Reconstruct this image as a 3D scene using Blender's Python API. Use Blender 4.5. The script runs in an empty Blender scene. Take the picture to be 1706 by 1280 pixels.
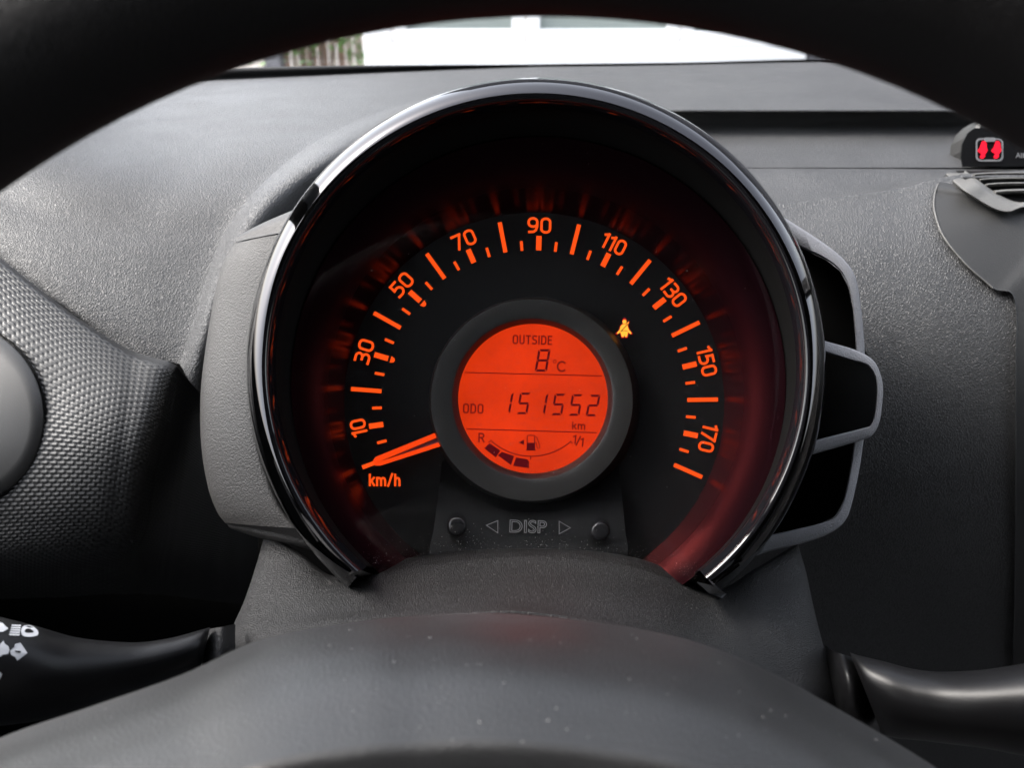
import bpy, bmesh, math, random
import numpy as np
from mathutils import Vector
from mathutils.bvhtree import BVHTree
from mathutils.geometry import tessellate_polygon

random.seed(7); np.random.seed(7)
sc = bpy.context.scene
COL = sc.collection
R = math.radians

# ------------------------------------------------------------------ camera
PITCH = R(27.0)
CAM = np.array((0.0, 0.0, 1.10))
FPX = 1477.0
AX = np.array((1.0, 0, 0))
AF = np.array((0.0, math.cos(PITCH), -math.sin(PITCH)))
AU = np.array((0.0, math.sin(PITCH), math.cos(PITCH)))
cam = bpy.data.cameras.new("camera")
cam.sensor_width = 36.0
cam.lens = 36.0 * FPX / 1706.0
cam.clip_start = 0.01
cam.clip_end = 500.0
cam.dof.use_dof = True
cam.dof.focus_distance = 0.335
cam.dof.aperture_fstop = 16.0
cam_o = bpy.data.objects.new("camera", cam)
COL.objects.link(cam_o)
cam_o.location = CAM
cam_o.rotation_euler = (R(90) - PITCH, 0, 0)
sc.camera = cam_o

# ------------------------------------------------------------------ light
SUN_EL, SUN_ROT = R(48), R(-84)
w = bpy.data.worlds.new("World"); sc.world = w; w.use_nodes = True
wn, wl = w.node_tree.nodes, w.node_tree.links
bg = wn["Background"]
sky = wn.new("ShaderNodeTexSky"); sky.sky_type = 'NISHITA'; sky.sun_disc = False
sky.sun_elevation = SUN_EL; sky.sun_rotation = SUN_ROT
sky.air_density = 1.0; sky.dust_density = 4.0; sky.ozone_density = 1.0
hs = wn.new("ShaderNodeHueSaturation"); hs.inputs['Saturation'].default_value = 0.35
wl.new(sky.outputs[0], hs.inputs['Color']); wl.new(hs.outputs[0], bg.inputs[0])
bg.inputs[1].default_value = 0.15
sl = bpy.data.lights.new("sun", 'SUN'); sl.energy = 1.0; sl.angle = R(25); sl.color = (1, .95, .88)
so = bpy.data.objects.new("sun", sl); COL.objects.link(so)
so.location = (0, 0, 8)
_sd = Vector((math.sin(SUN_ROT) * math.cos(SUN_EL), math.cos(SUN_ROT) * math.cos(SUN_EL), math.sin(SUN_EL)))
so.rotation_euler = _sd.to_track_quat('Z', 'Y').to_euler()
sc.view_settings.view_transform = 'Standard'
sc.view_settings.look = 'None'
sc.view_settings.exposure = 2.75
sc.view_settings.gamma = 1.0
sc.cycles.use_denoising = True
sc.cycles.max_bounces = 8
sc.cycles.sample_clamp_indirect = 6.0

# ------------------------------------------------------------------ materials
def mat(name, base=(.03, .03, .03), rough=.5, metal=0.0, spec=.5, coat=0.0, emit=None, strength=0.0):
    m = bpy.data.materials.new(name); m.use_nodes = True
    p = m.node_tree.nodes["Principled BSDF"]
    p.inputs['Base Color'].default_value = (*base, 1)
    p.inputs['Roughness'].default_value = rough
    p.inputs['Metallic'].default_value = metal
    p.inputs['Specular IOR Level'].default_value = spec
    p.inputs['Coat Weight'].default_value = coat
    p.inputs['Coat Roughness'].default_value = .03
    if emit:
        p.inputs['Emission Color'].default_value = (*emit, 1)
        p.inputs['Emission Strength'].default_value = strength
    return m

def grain(m, kind='voronoi', scale=600.0, dist=.0002, strength=1.0, rvar=.12, cvar=.25, stretch=None):
    """fine moulded grain as bump, with slight wear in colour and gloss"""
    nt = m.node_tree; n, l = nt.nodes, nt.links
    p = n["Principled BSDF"]
    tc = n.new("ShaderNodeTexCoord")
    vec = tc.outputs['Object']
    if stretch:
        mp = n.new("ShaderNodeMapping"); mp.inputs['Scale'].default_value = stretch
        l.new(vec, mp.inputs['Vector']); vec = mp.outputs[0]
    wob = n.new("ShaderNodeTexNoise"); wob.inputs['Scale'].default_value = scale * .6
    l.new(vec, wob.inputs['Vector'])
    if kind == 'voronoi':
        mx = n.new("ShaderNodeVectorMath"); mx.operation = 'MULTIPLY_ADD'
        mx.inputs[1].default_value = (1.2 / scale,) * 3
        l.new(wob.outputs['Color'], mx.inputs[0]); l.new(vec, mx.inputs[2])
        v = n.new("ShaderNodeTexVoronoi"); v.feature = 'DISTANCE_TO_EDGE'
        v.inputs['Scale'].default_value = scale
        l.new(mx.outputs[0], v.inputs['Vector'])
        rp = n.new("ShaderNodeMapRange"); rp.interpolation_type = 'SMOOTHSTEP'
        rp.inputs['From Max'].default_value = .35
        l.new(v.outputs['Distance'], rp.inputs['Value']); h = rp.outputs[0]
    else:
        v = n.new("ShaderNodeTexNoise"); v.inputs['Scale'].default_value = scale
        v.inputs['Detail'].default_value = 3.0
        l.new(vec, v.inputs['Vector']); h = v.outputs['Fac']
    b = n.new("ShaderNodeBump"); b.inputs['Strength'].default_value = strength
    b.inputs['Distance'].default_value = dist
    l.new(h, b.inputs['Height']); l.new(b.outputs[0], p.inputs['Normal'])
    big = n.new("ShaderNodeTexNoise"); big.inputs['Scale'].default_value = 28.0
    big.inputs['Detail'].default_value = 6.0
    l.new(tc.outputs['Object'], big.inputs['Vector'])
    mr = n.new("ShaderNodeMapRange")
    r0 = p.inputs['Roughness'].default_value
    mr.inputs['To Min'].default_value = r0 - rvar; mr.inputs['To Max'].default_value = r0 + rvar
    l.new(big.outputs['Fac'], mr.inputs['Value']); l.new(mr.outputs[0], p.inputs['Roughness'])
    c0 = p.inputs['Base Color'].default_value[:3]
    cr = n.new("ShaderNodeMix"); cr.data_type = 'RGBA'
    cr.inputs[6].default_value = (*[x * (1 - cvar) for x in c0], 1)
    cr.inputs[7].default_value = (*[x * (1 + cvar) for x in c0], 1)
    l.new(big.outputs['Fac'], cr.inputs[0]); l.new(cr.outputs[2], p.inputs['Base Color'])
    return m

def thin_glass(name, tint=(1, 1, 1), ior=1.45, rough=0.0):
    m = bpy.data.materials.new(name); m.use_nodes = True
    n, l = m.node_tree.nodes, m.node_tree.links
    n.remove(n["Principled BSDF"])
    out = n["Material Output"]
    t = n.new("ShaderNodeBsdfTransparent"); t.inputs[0].default_value = (*tint, 1)
    g = n.new("ShaderNodeBsdfGlossy"); g.inputs['Roughness'].default_value = rough
    lw = n.new("ShaderNodeLayerWeight"); lw.inputs['Blend'].default_value = .5
    pw = n.new("ShaderNodeMath"); pw.operation = 'POWER'; pw.inputs[1].default_value = 5.0
    f = n.new("ShaderNodeMath"); f.operation = 'MULTIPLY_ADD'
    f0 = ((ior - 1) / (ior + 1)) ** 2
    f.inputs[1].default_value = 1 - f0; f.inputs[2].default_value = f0
    l.new(lw.outputs['Facing'], pw.inputs[0]); l.new(pw.outputs[0], f.inputs[0])
    mx = n.new("ShaderNodeMixShader")
    l.new(f.outputs[0], mx.inputs[0]); l.new(t.outputs[0], mx.inputs[1]); l.new(g.outputs[0], mx.inputs[2])
    l.new(mx.outputs[0], out.inputs['Surface'])
    return m

def glow(name, col, strength, base=(.004, .003, .003)):
    return mat(name, base, .5, spec=.05, emit=col, strength=strength)

M = {}
M['dash'] = grain(mat('dash_plastic', (0.026, 0.0265, 0.0275), .45), scale=900, dist=.00020)
M['dash_fine'] = grain(mat('console_plastic', (.014, .014, .0138), .52, spec=.4), 'noise', 1500, .00012)
M['weave'] = grain(mat('weave_plastic', (0.02, 0.02, 0.02), .48), 'noise', 2200, .00006)
M['vent_cover'] = grain(mat('vent_cover_plastic', (0.032, 0.0315, 0.0305), .50), 'noise', 2000, .00005)
M['pod'] = grain(mat('warm_grey_plastic', (.021, .0198, .019), .50), 'noise', 1500, .00034)
M['frame'] = grain(mat('frame_plastic', (.17, .172, .185), .45), 'noise', 1700, .0003)
M['shroud'] = grain(mat('shroud_plastic', (.009, .009, .0095), .50, spec=.30), 'voronoi', 1300, .00022, cvar=.4)
M['pale'] = grain(mat('vent_plastic', (.062, .061, .058), .5), 'noise', 1700, .0002)
M['rim'] = grain(mat('wheel_leather', (0.005, 0.0045, 0.005), .6, spec=.3), 'voronoi', 1200, .00006)
M['hub'] = grain(mat('wheel_pad', (.016, .016, .0165), .42), 'voronoi', 1000, .00004, rvar=.16)
M['piano'] = mat('piano_black', (.004, .004, .005), .05, spec=.45)
M['chrome'] = mat('dark_chrome', (.060, .059, .062), .04, metal=1.0)
M['void'] = mat('matt_black', (0.0015, 0.0015, 0.0015), .8, spec=.1)
M['hood'] = mat('hood_black', (0.002, 0.002, 0.002), .7, spec=.08)
M['dial'] = mat('dial_black', (0.003, 0.003, 0.0035), .5, spec=.3)
M['cone'] = mat('dial_wall', (.004, .0012, .002), .26, spec=1.0)
M['cone'].node_tree.nodes['Principled BSDF'].inputs['Specular Tint'].default_value = (.62, .065, .06, 1)
def fade_wall(m, org):
    """the clear inner step of the wall is glossy, its upper lip is eggshell black"""
    n, l = m.node_tree.nodes, m.node_tree.links
    p = n['Principled BSDF']
    tc = n.new('ShaderNodeTexCoord'); d = n.new('ShaderNodeVectorMath'); d.operation = 'DOT_PRODUCT'
    d.inputs[1].default_value = tuple(AF)
    l.new(tc.outputs['Object'], d.inputs[0])
    for sock, a, b in (('Specular IOR Level', .06, 1.0), ('Roughness', .50, .27)):
        r = n.new('ShaderNodeMapRange'); r.interpolation_type = 'SMOOTHSTEP'
        r.inputs['From Min'].default_value = -.0250; r.inputs['From Max'].default_value = -.012
        r.inputs['To Min'].default_value = a; r.inputs['To Max'].default_value = b
        l.new(d.outputs['Value'], r.inputs['Value']); l.new(r.outputs[0], p.inputs[sock])
    p.inputs['Anisotropic'].default_value = .95      # fine turning lines: blur along the slope only
    cx = n.new('ShaderNodeCombineXYZ')
    for k_ in range(3): cx.inputs[k_].default_value = float(AF[k_])
    l.new(cx.outputs[0], p.inputs['Tangent'])
fade_wall(M['cone'], None)
M['ring'] = grain(mat('ring_plastic', (.010, .0097, .0093), .48), 'noise', 2500, .00004)
M['smoke'] = mat('smoked_plate', (.0018, .0018, .002), .45, spec=.10)
M['button'] = mat('button_black', (.008, .008, .009), .12)
M['stalk'] = grain(mat('stalk_plastic', (.004, .004, .0045), .38, spec=.22), 'noise', 1200, .00003, rvar=.06)
M['white'] = mat('white_print', (0.4, 0.41, 0.43), .5)
M['greyprint'] = mat('grey_print', (0.1, 0.1, 0.105), .5)
ORANGE = (1.0, .085, .008)
M['orange'] = glow('orange_light', ORANGE, .155)
M['needle'] = glow('needle_light', (1.0, .06, .005), .145)
M['needle_mid'] = mat('needle_smoke', (.10, .05, .07), .25)
M['lcd'] = glow('lcd_backlight', (1.0, .050, .006), .105)
_n, _l = M['lcd'].node_tree.nodes, M['lcd'].node_tree.links
_t = _n.new('ShaderNodeTexCoord'); _z = _n.new('ShaderNodeTexNoise'); _z.inputs['Scale'].default_value = 45.0; _z.inputs['Detail'].default_value = 2.0
_r = _n.new('ShaderNodeMapRange'); _r.inputs['From Min'].default_value = .3; _r.inputs['From Max'].default_value = .7
_r.inputs['To Min'].default_value = .088; _r.inputs['To Max'].default_value = .120
_l.new(_t.outputs['Object'], _z.inputs['Vector']); _l.new(_z.outputs['Fac'], _r.inputs['Value'])
_l.new(_r.outputs[0], _n['Principled BSDF'].inputs['Emission Strength'])
M['lcd_ink'] = mat('lcd_ink', (.02, .002, .003), .5, spec=.03, emit=(.14, .004, .008), strength=.078)
M['lcd_ink2'] = mat('lcd_ink_light', (.02, .002, .003), .5, spec=.03, emit=(.20, .006, .006), strength=.085)
M['amber'] = glow('amber_lamp', (1.0, .42, .04), .22)
M['redhalo'] = glow('painted_red_halo', (1.0, .01, .03), .075)
M['red'] = glow('red_indicator', (1.0, .008, .035), .21)
M['glass'] = thin_glass('instrument_lens', ior=1.25)
M['screen'] = thin_glass('windscreen_glass')
M['frit'] = mat('black_frit', (.004, .004, .004), .6, spec=.2)
M['headliner'] = mat('headliner', (.20, .195, .19), .9)
M['door'] = mat('door_card', (.04, .04, .04), .7)
M['seat'] = mat('dark_trim', (.03, .03, .032), .8)
M['upvc'] = mat('white_frame', (.80, .81, .82), .35)
M['pane'] = mat('door_pane', (.22, .25, .235), .05, spec=.8)
M['timber'] = grain(mat('fence_timber', (.24, .15, .10), .8), 'noise', 30, .004)
M['timber_pale'] = grain(mat('fence_timber_pale', (.42, .36, .29), .8), 'noise', 30, .004)
M['leaf'] = mat('shrub_leaf', (.08, .17, .03), .5)
M['twig'] = mat('shrub_twig', (.10, .07, .05), .8)
M['render'] = grain(mat('wall_render', (.60, .55, .50), .9), 'noise', 40, .004)
M['darkwall'] = grain(mat('grey_post', (.09, .09, .10), .8), 'noise', 40, .003)
M['asphalt'] = grain(mat('drive_paving', (.16, .155, .15), .9), 'noise', 60, .006)
M['dust'] = mat('dust', (.30, .29, .28), .9)
M['embossed'] = mat('embossed_edge', (.12, .12, .125), .25)

# ------------------------------------------------------------------ helpers
def P(u, v, d):
    return CAM + d * (AX * ((u - 853.0) / FPX) + AF + AU * ((640.0 - v) / FPX))

def PX(p):
    q = np.asarray(p) - CAM
    d = q @ AF
    return 853 + FPX * (q @ AX) / d, 640 - FPX * (q @ AU) / d, d

def hd(v, h):
    """depth along the lens axis at which the view ray of row v has dropped h"""
    return h / (math.sin(PITCH) - math.cos(PITCH) * (640.0 - v) / FPX)

class Thing:
    pass

def thing(name, label, cat, loc, group=None):
    o = bpy.data.objects.new(name, None); COL.objects.link(o)
    o.location = loc; o.empty_display_size = .02
    o['label'] = label; o['category'] = cat
    if group: o['group'] = group
    o['_o'] = list(map(float, loc))
    return o

def origin_of(o):
    x = np.zeros(3)
    while o is not None:
        x = x + np.array(o.location); o = o.parent
    return x

def mk(name, verts, faces, m, parent=None, smooth=True, label=None, cat=None, group=None, kind=None, sharp=None):
    verts = np.asarray(verts, float)
    if parent is not None:
        org = origin_of(parent); loc = (0, 0, 0)
    else:
        org = np.array(((verts[:, 0].min() + verts[:, 0].max()) / 2, (verts[:, 1].min() + verts[:, 1].max()) / 2, verts[:, 2].min()))
        loc = org
    me = bpy.data.meshes.new(name)
    me.from_pydata((verts - org).tolist(), [], [tuple(map(int, f)) for f in faces])
    me.update()
    if m is not None: me.materials.append(m)
    bm = bmesh.new(); bm.from_mesh(me)
    bmesh.ops.recalc_face_normals(bm, faces=bm.faces)
    bm.to_mesh(me); bm.free()
    if smooth:
        me.shade_smooth()
        if sharp is not None: me.set_sharp_from_angle(angle=R(sharp))
    o = bpy.data.objects.new(name, me); COL.objects.link(o)
    o.location = loc
    if parent is not None: o.parent = parent
    if label: o['label'] = label
    if cat: o['category'] = cat
    if group: o['group'] = group
    if kind: o['kind'] = kind
    return o

def cr(pts, m):
    """Catmull-Rom through pts (n,k) sampled at m points"""
    pts = np.asarray(pts, float)
    n = len(pts)
    if n == 1: return np.repeat(pts, m, 0)
    e = np.vstack([2 * pts[0] - pts[1], pts, 2 * pts[-1] - pts[-2]])
    t = np.linspace(0, n - 1, m)
    i = np.minimum(t.astype(int), n - 2); f = (t - i)[:, None]
    p0, p1, p2, p3 = e[i], e[i + 1], e[i + 2], e[i + 3]
    return .5 * (2 * p1 + (p2 - p0) * f + (2 * p0 - 5 * p1 + 4 * p2 - p3) * f ** 2 + (3 * p1 - p0 - 3 * p2 + p3) * f ** 3)

def grid(rows, nu, nv, px=True):
    """rows: control rows (each a list of (u,v,d) or points) -> smooth grid (nv,nu,3)"""
    a = [cr(np.array([P(*q) for q in r]) if px else np.array(r), nu) for r in rows]
    a = np.array(a)                                  # rows, nu, 3
    return np.stack([cr(a[:, j], nv) for j in range(nu)], 1)

def gridmesh(g, wrap=False):
    nv, nu = g.shape[:2]
    v = g.reshape(-1, 3)
    f = []
    for i in range(nv - 1):
        for j in range(nu - (0 if wrap else 1)):
            k = (j + 1) % nu
            f.append((i * nu + j, i * nu + k, (i + 1) * nu + k, (i + 1) * nu + j))
    return v, f

def patch(name, rows, m, parent, nu=60, nv=60, label=None, sharp=None, **k):
    g = grid(rows, nu, nv)
    v, f = gridmesh(g)
    return mk(name, v, f, m, parent, label=label, sharp=sharp, **k)

def rings(name, prof, m, parent, a0=0.0, a1=360.0, n=160, cap=False, label=None, sharp=40, ell=None, **k):
    """loft circles (cu,cv,r,d) in the cluster's own plane; angles in degrees, 0 = right, 90 = up"""
    full = abs(a1 - a0) >= 359.9
    ang = np.linspace(R(a0), R(a1), n + 1)
    if full: ang = ang[:-1]
    g = np.array([[P(cu + r * math.cos(t), cv - r * (ell or 1) * math.sin(t), d) for t in ang] for cu, cv, r, d in prof])
    v, f = gridmesh(g, wrap=full)
    if cap:
        nn = g.shape[1]; base = (len(prof) - 1) * nn
        c = len(v); v = np.vstack([v, g[-1].mean(0)])
        for j in range(nn if full else nn - 1):
            f.append((base + j, base + (j + 1) % nn, c))
    return mk(name, v, f, m, parent, label=label, sharp=sharp, **k)

def prism(name, polys, d, th, m, parent, label=None, smooth=False, **k):
    """flat shapes (pixel polygons at depth d) raised by th towards the driver"""
    V, Fc = [], []
    for pl in polys:
        b = len(V); n = len(pl)
        V += [P(u, v, d) for u, v in pl]
        s = (d - th) / d
        V += [CAM + (np.array(q) - CAM) - AF * th for q in V[b:b + n]]
        tri = tessellate_polygon([[Vector((u, v, 0)) for u, v in pl]])
        Fc += [(b + n + i, b + n + j, b + n + kk) for i, j, kk in tri]
        Fc += [(b + i, b + (i + 1) % n, b + n + (i + 1) % n, b + n + i) for i in range(n)]
    return mk(name, V, Fc, m, parent, smooth=smooth, label=label, **k)

def bar(p, q, w0, w1=None):
    """quad polygon from p to q in pixels"""
    w1 = w0 if w1 is None else w1
    p, q = np.array(p, float), np.array(q, float)
    t = (q - p) / np.linalg.norm(q - p); nrm = np.array((-t[1], t[0]))
    return [tuple(p + nrm * w0 / 2), tuple(q + nrm * w1 / 2), tuple(q - nrm * w1 / 2), tuple(p - nrm * w0 / 2)]

def stroke(pts, wd):
    """constant width ribbon polygon along a polyline"""
    p = np.array(pts, float)
    t = np.gradient(p, axis=0); t /= np.linalg.norm(t, axis=1)[:, None]
    n = np.stack([-t[:, 1], t[:, 0]], 1) * wd / 2
    return [tuple(x) for x in p + n] + [tuple(x) for x in (p - n)[::-1]]

def text2d(s, offset=0.0, wire=0.0, space=1.0):
    """text outline triangles in unit em coordinates"""
    c = bpy.data.curves.new("lettering", 'FONT'); c.body = s; c.size = 1.0
    c.resolution_u = 6; c.offset = offset; c.space_character = space
    if wire:
        c.fill_mode = 'NONE'; c.bevel_depth = wire; c.bevel_resolution = 1
    o = bpy.data.objects.new("lettering", c); COL.objects.link(o)
    dg = bpy.context.evaluated_depsgraph_get()
    me = bpy.data.meshes.new_from_object(o.evaluated_get(dg))
    v = np.array([x.co[:] for x in me.vertices]); f = [tuple(p.vertices) for p in me.polygons]
    bpy.data.objects.remove(o); bpy.data.curves.remove(c); bpy.data.meshes.remove(me)
    return v, f

def arc(cx, cy, rx, ry, a0, a1, n=14):
    return [(cx + rx * math.cos(R(a0 + (a1 - a0) * i / n)), cy + ry * math.sin(R(a0 + (a1 - a0) * i / n))) for i in range(n + 1)]

def loop(wd, y0, y1, r):
    o = []
    for cx, cy, a in ((wd - r, y1 - r, 0), (r, y1 - r, 90), (r, y0 + r, 180), (wd - r, y0 + r, 270)):
        o += arc(cx, cy, r, r, a, a + 90, 6)
    return o

GL = {   # stroke letters: (advance width, [(centre line, closed)])
 '0': (.52, [(loop(.52, 0, 1, .25), 1)]), 'O': (.50, [(loop(.50, 0, 1, .22), 1)]),
 '1': (.24, [([(.22, 0), (.22, 1)], 0), ([(.22, .97), (.0, .86)], 0)]),
 '3': (.50, [([(.02, .99), (.26, 1.0)] + arc(.26, .76, .22, .24, 80, -85, 10) + [(.16, .52)], 0), ([(.2, .52), (.26, .52)] + arc(.26, .26, .25, .26, 80, -95, 12) + [(.0, .01)], 0)]),
 '5': (.48, [([(.46, 1), (.06, 1)], 0), ([(.07, 1), (.05, .56), (.24, .60)] + arc(.23, .30, .26, .30, 75, -95, 12) + [(.0, .01)], 0)]),
 '7': (.50, [([(.0, 1), (.50, 1)], 0), ([(.49, .99), (.16, 0)], 0)]),
 '9': (.52, [(loop(.52, .40, 1, .25), 1), ([(.52, .70), (.52, .40), (.44, .14), (.30, .02), (.06, 0)], 0)]),
 'U': (.46, [([(0, 1)] + arc(.23, .23, .23, .23, 180, 360) + [(.46, 1)], 0)]),
 'T': (.44, [([(0, 1), (.44, 1)], 0), ([(.22, 1), (.22, 0)], 0)]),
 'S': (.44, [([(.42, .96)] + arc(.22, .76, .22, .24, 70, 250, 10) + arc(.22, .25, .22, .25, 70, -110, 10) + [(.0, .05)], 0)]),
 'I': (.02, [([(0, 0), (0, 1)], 0)]),
 'D': (.48, [([(0, 0), (0, 1), (.2, 1)] + arc(.2, .72, .28, .28, 90, 0, 6) + arc(.2, .28, .28, .28, 0, -90, 6) + [(0, 0)], 0)]),
 'E': (.38, [([(.38, 1), (0, 1), (0, 0), (.38, 0)], 0), ([(0, .52), (.33, .52)], 0)]),
 'R': (.46, [([(0, 0), (0, 1), (.22, 1)] + arc(.2, .75, .24, .25, 80, -80, 8) + [(0, .5)], 0), ([(.22, .5), (.46, 0)], 0)]),
 'C': (.55, [(arc(.30, .5, .30, .5, 50, 310, 20), 0)]),
 'k': (.42, [([(0, 0), (0, 1)], 0), ([(.40, .70), (.03, .32)], 0), ([(.14, .44), (.42, 0)], 0)]),
 'm': (.80, [([(0, 0), (0, .70)], 0), ([(0, .48), (.05, .63), (.18, .70), (.33, .64), (.40, .46), (.40, 0)], 0), ([(.40, .48), (.45, .63), (.58, .70), (.73, .64), (.80, .46), (.80, 0)], 0)]),
 'h': (.42, [([(0, 0), (0, 1)], 0), ([(0, .46), (.06, .62), (.2, .70), (.36, .64), (.42, .46), (.42, 0)], 0)]),
 '/': (.40, [([(0, -.06), (.40, 1.06)], 0)]),
}

def written(name, s, cx, cy, wpx, hpx, rot, d, m, parent, sw=5.0, gap=.26, th=.0003, rise=0.0, **k):
    """stroke lettering of stroke width sw, fitted to wpx x hpx pixels round (cx,cy)"""
    H = hpx - sw; x = 0.0; items = []; top = 0
    for i, ch in enumerate(s):
        a, st = GL[ch]
        items += [([(x + px, py + rise * i) for px, py in pts], cl) for pts, cl in st]
        x += a + gap
    W = x - gap
    sx = (wpx - sw) / W
    c, sn = math.cos(R(rot)), math.sin(R(rot)); V, Fc = [], []
    for q, (pts, cl) in enumerate(items):
        p = np.array([((px - W / 2) * sx, (py - .5) * H) for px, py in pts])
        n = len(p)
        if cl:
            p = p[:-1] if np.allclose(p[0], p[-1]) else p; n = len(p)
            t0_, t1_ = p - np.roll(p, 1, 0), np.roll(p, -1, 0) - p
        else:
            dp = np.diff(p, axis=0); t0_ = np.vstack([dp[:1], dp]); t1_ = np.vstack([dp, dp[-1:]])
        t0_ = t0_ / np.maximum(np.linalg.norm(t0_, axis=1), 1e-9)[:, None]; t1_ = t1_ / np.maximum(np.linalg.norm(t1_, axis=1), 1e-9)[:, None]
        tt = t0_ + t1_; tt /= np.maximum(np.linalg.norm(tt, axis=1), 1e-9)[:, None]
        nn = np.stack([-tt[:, 1], tt[:, 0]], 1)
        cosm = np.clip(np.abs((tt * t0_).sum(1)), .5, 1)
        wv = nn * (sw / 2) / cosm[:, None]
        if not cl:
            p = p.copy(); p[0] -= t1_[0] * sw * .5; p[-1] += t0_[-1] * sw * .5
        b = len(V)
        for e in (p + wv, p - wv):
            V += [P(cx + u * c - v * sn, cy - (u * sn + v * c), d) - AF * (th + q * .00001) for u, v in e]
        for i in range(n if cl else n - 1):
            j = (i + 1) % n; Fc.append((b + i, b + j, b + n + j, b + n + i))
    return mk(name, V, Fc, m, parent, smooth=False, **k)

def lettering(name, s, cx, cy, wpx, hpx, rot, d, m, parent, offset=.012, wire=0.0, th=.0004, space=1.0, **k):
    """text fitted to a box of wpx x hpx pixels centred at (cx,cy), turned by rot degrees (counter-clockwise)"""
    v, f = text2d(s, offset, wire, space)
    lo, hi = v.min(0), v.max(0)
    x = (v[:, 0] - (lo[0] + hi[0]) / 2) * wpx / (hi[0] - lo[0])
    y = (v[:, 1] - (lo[1] + hi[1]) / 2) * hpx / (hi[1] - lo[1])
    c, sn = math.cos(R(rot)), math.sin(R(rot))
    W = [P(cx + a * c - b * sn, cy - (a * sn + b * c), d) - AF * (th + (z * 20 * d / FPX if wire else 0)) for a, b, z in zip(x, y, v[:, 2])]
    return mk(name, W, f, m, parent, smooth=False, **k)

def tube(name, path, rad, m, parent, n=20, closed=False, label=None, **k):
    path = np.asarray(path, float); L = len(path)
    rad = np.broadcast_to(np.asarray(rad, float), (L,)) if np.ndim(rad) < 2 else np.asarray(rad)
    t = np.gradient(path, axis=0) if not closed else np.roll(path, -1, 0) - np.roll(path, 1, 0)
    t /= np.linalg.norm(t, axis=1)[:, None]
    g = []
    for i in range(L):
        a = np.cross(t[i], AF); a /= np.linalg.norm(a); b = np.cross(a, t[i])
        ra, rb = (rad[i] if np.ndim(rad[i]) else (rad[i], rad[i]))
        g.append([path[i] + ra * math.cos(q) * a + rb * math.sin(q) * b for q in np.linspace(0, 2 * math.pi, n, endpoint=False)])
    g = np.array(g)
    if closed: g = np.vstack([g, g[:1]])
    v, f = gridmesh(g, wrap=True)
    if not closed:
        f.append(tuple(range(n))); f.append(tuple((L - 1) * n + j for j in range(n)))
    return mk(name, v, f, m, parent, label=label, sharp=50, **k)

def boxes(name, lst, m, parent=None, bevel=0.0, **k):
    V, Fc = [], []
    for x0, x1, y0, y1, z0, z1 in lst:
        b = len(V)
        V += [(x, y, z) for x in (x0, x1) for y in (y0, y1) for z in (z0, z1)]
        Fc += [tuple(b + i for i in q) for q in ((0, 1, 3, 2), (4, 6, 7, 5), (0, 4, 5, 1), (2, 3, 7, 6), (0, 2, 6, 4), (1, 5, 7, 3))]
    o = mk(name, V, Fc, m, parent, smooth=False, **k)
    if bevel:
        md = o.modifiers.new("bevel", 'BEVEL'); md.width = bevel; md.segments = 2
    return o

def bvh_of(o):
    org = origin_of(o)
    me = o.data
    return BVHTree.FromPolygons([tuple(np.array(v.co) + org) for v in me.vertices], [tuple(p.vertices) for p in me.polygons])

def drape(name, polys, surf, m, parent, off=.0003, **k):
    """printed shapes laid on a curved surface"""
    t = bvh_of(surf); V, Fc = [], []
    for pl in polys:
        tri = tessellate_polygon([[Vector((u, v, 0)) for u, v in pl]])
        b = len(V)
        for u, v in pl:
            dr = Vector(P(u, v, 1.0) - CAM).normalized()
            h = t.ray_cast(Vector(CAM), dr)
            q = h[0] if h[0] is not None else Vector(P(u, v, .27))
            V.append(np.array(q) - np.array(dr) * off)
        Fc += [(b + i, b + j, b + kk) for i, j, kk in tri]
    return mk(name, V, Fc, m, parent, smooth=False, **k)

# ------------------------------------------------------------------ outside
boxes('driveway', [(-30, 30, 1.2, 60, -.05, 0), ], M['asphalt'], kind='structure')

# house wall and glazed folding doors, 6 m ahead
def wx(u, y): return (u - 853) / FPX * (y * math.cos(PITCH) * 1.0)  # rough helper for layout
YD = 6.0
def atY(u, v, y):
    q = P(u, v, 1.0) - CAM
    return CAM + q * (y / q[1])
dl, dr_ = atY(605, 60, YD)[0], atY(1348, 60, YD)[0]
zb, zr, zg = 0.12, atY(853, 71, YD)[2], atY(853, 48, YD)[2]
gd = thing('glazed_door', 'white framed folding doors with glass panes seen through the windscreen', 'door', ((dl + dr_) / 2, YD, 0))
ms = [dl + .19, atY(876, 60, YD)[0], atY(1133, 60, YD)[0], dr_ - .10]
boxes('outer_frame', [(dl, dl + .17, YD, YD + .10, 0.02, 2.3), (dr_ - .08, dr_, YD, YD + .10, .02, 2.3),
                      (dl + .17, dr_ - .08, YD, YD + .10, 2.2, 2.3), (dl + .17, dr_ - .08, YD, YD + .10, .02, zr - .012)], M['upvc'], gd, bevel=.006)
for a, b in zip(ms[:-1], ms[1:]):
    a += .012; b -= .012
    lf = boxes('door_leaf', [(a, a + .075, YD - .02, YD + .06, zr, 2.18), (b - .075, b, YD - .02, YD + .06, zr, 2.18),
                             (a + .075, b - .075, YD - .02, YD + .06, zr, zg), (a + .075, b - .075, YD - .02, YD + .06, 2.1, 2.18)], M['upvc'], gd, bevel=.006)
    boxes('pane', [(a + .07, b - .07, YD + .02, YD + .03, zg - .005, 2.11)], M['pane'], lf)
boxes('house_wall', [(dl - .3, dr_ + .25, YD + .11, YD + .4, 2.32, 5.0), (dr_ + .02, dr_ + 5, YD + .02, YD + .4, 0.0, 5.0)], M['darkwall'],
      label='dark grey house wall around the white folding doors', cat='wall')
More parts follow.
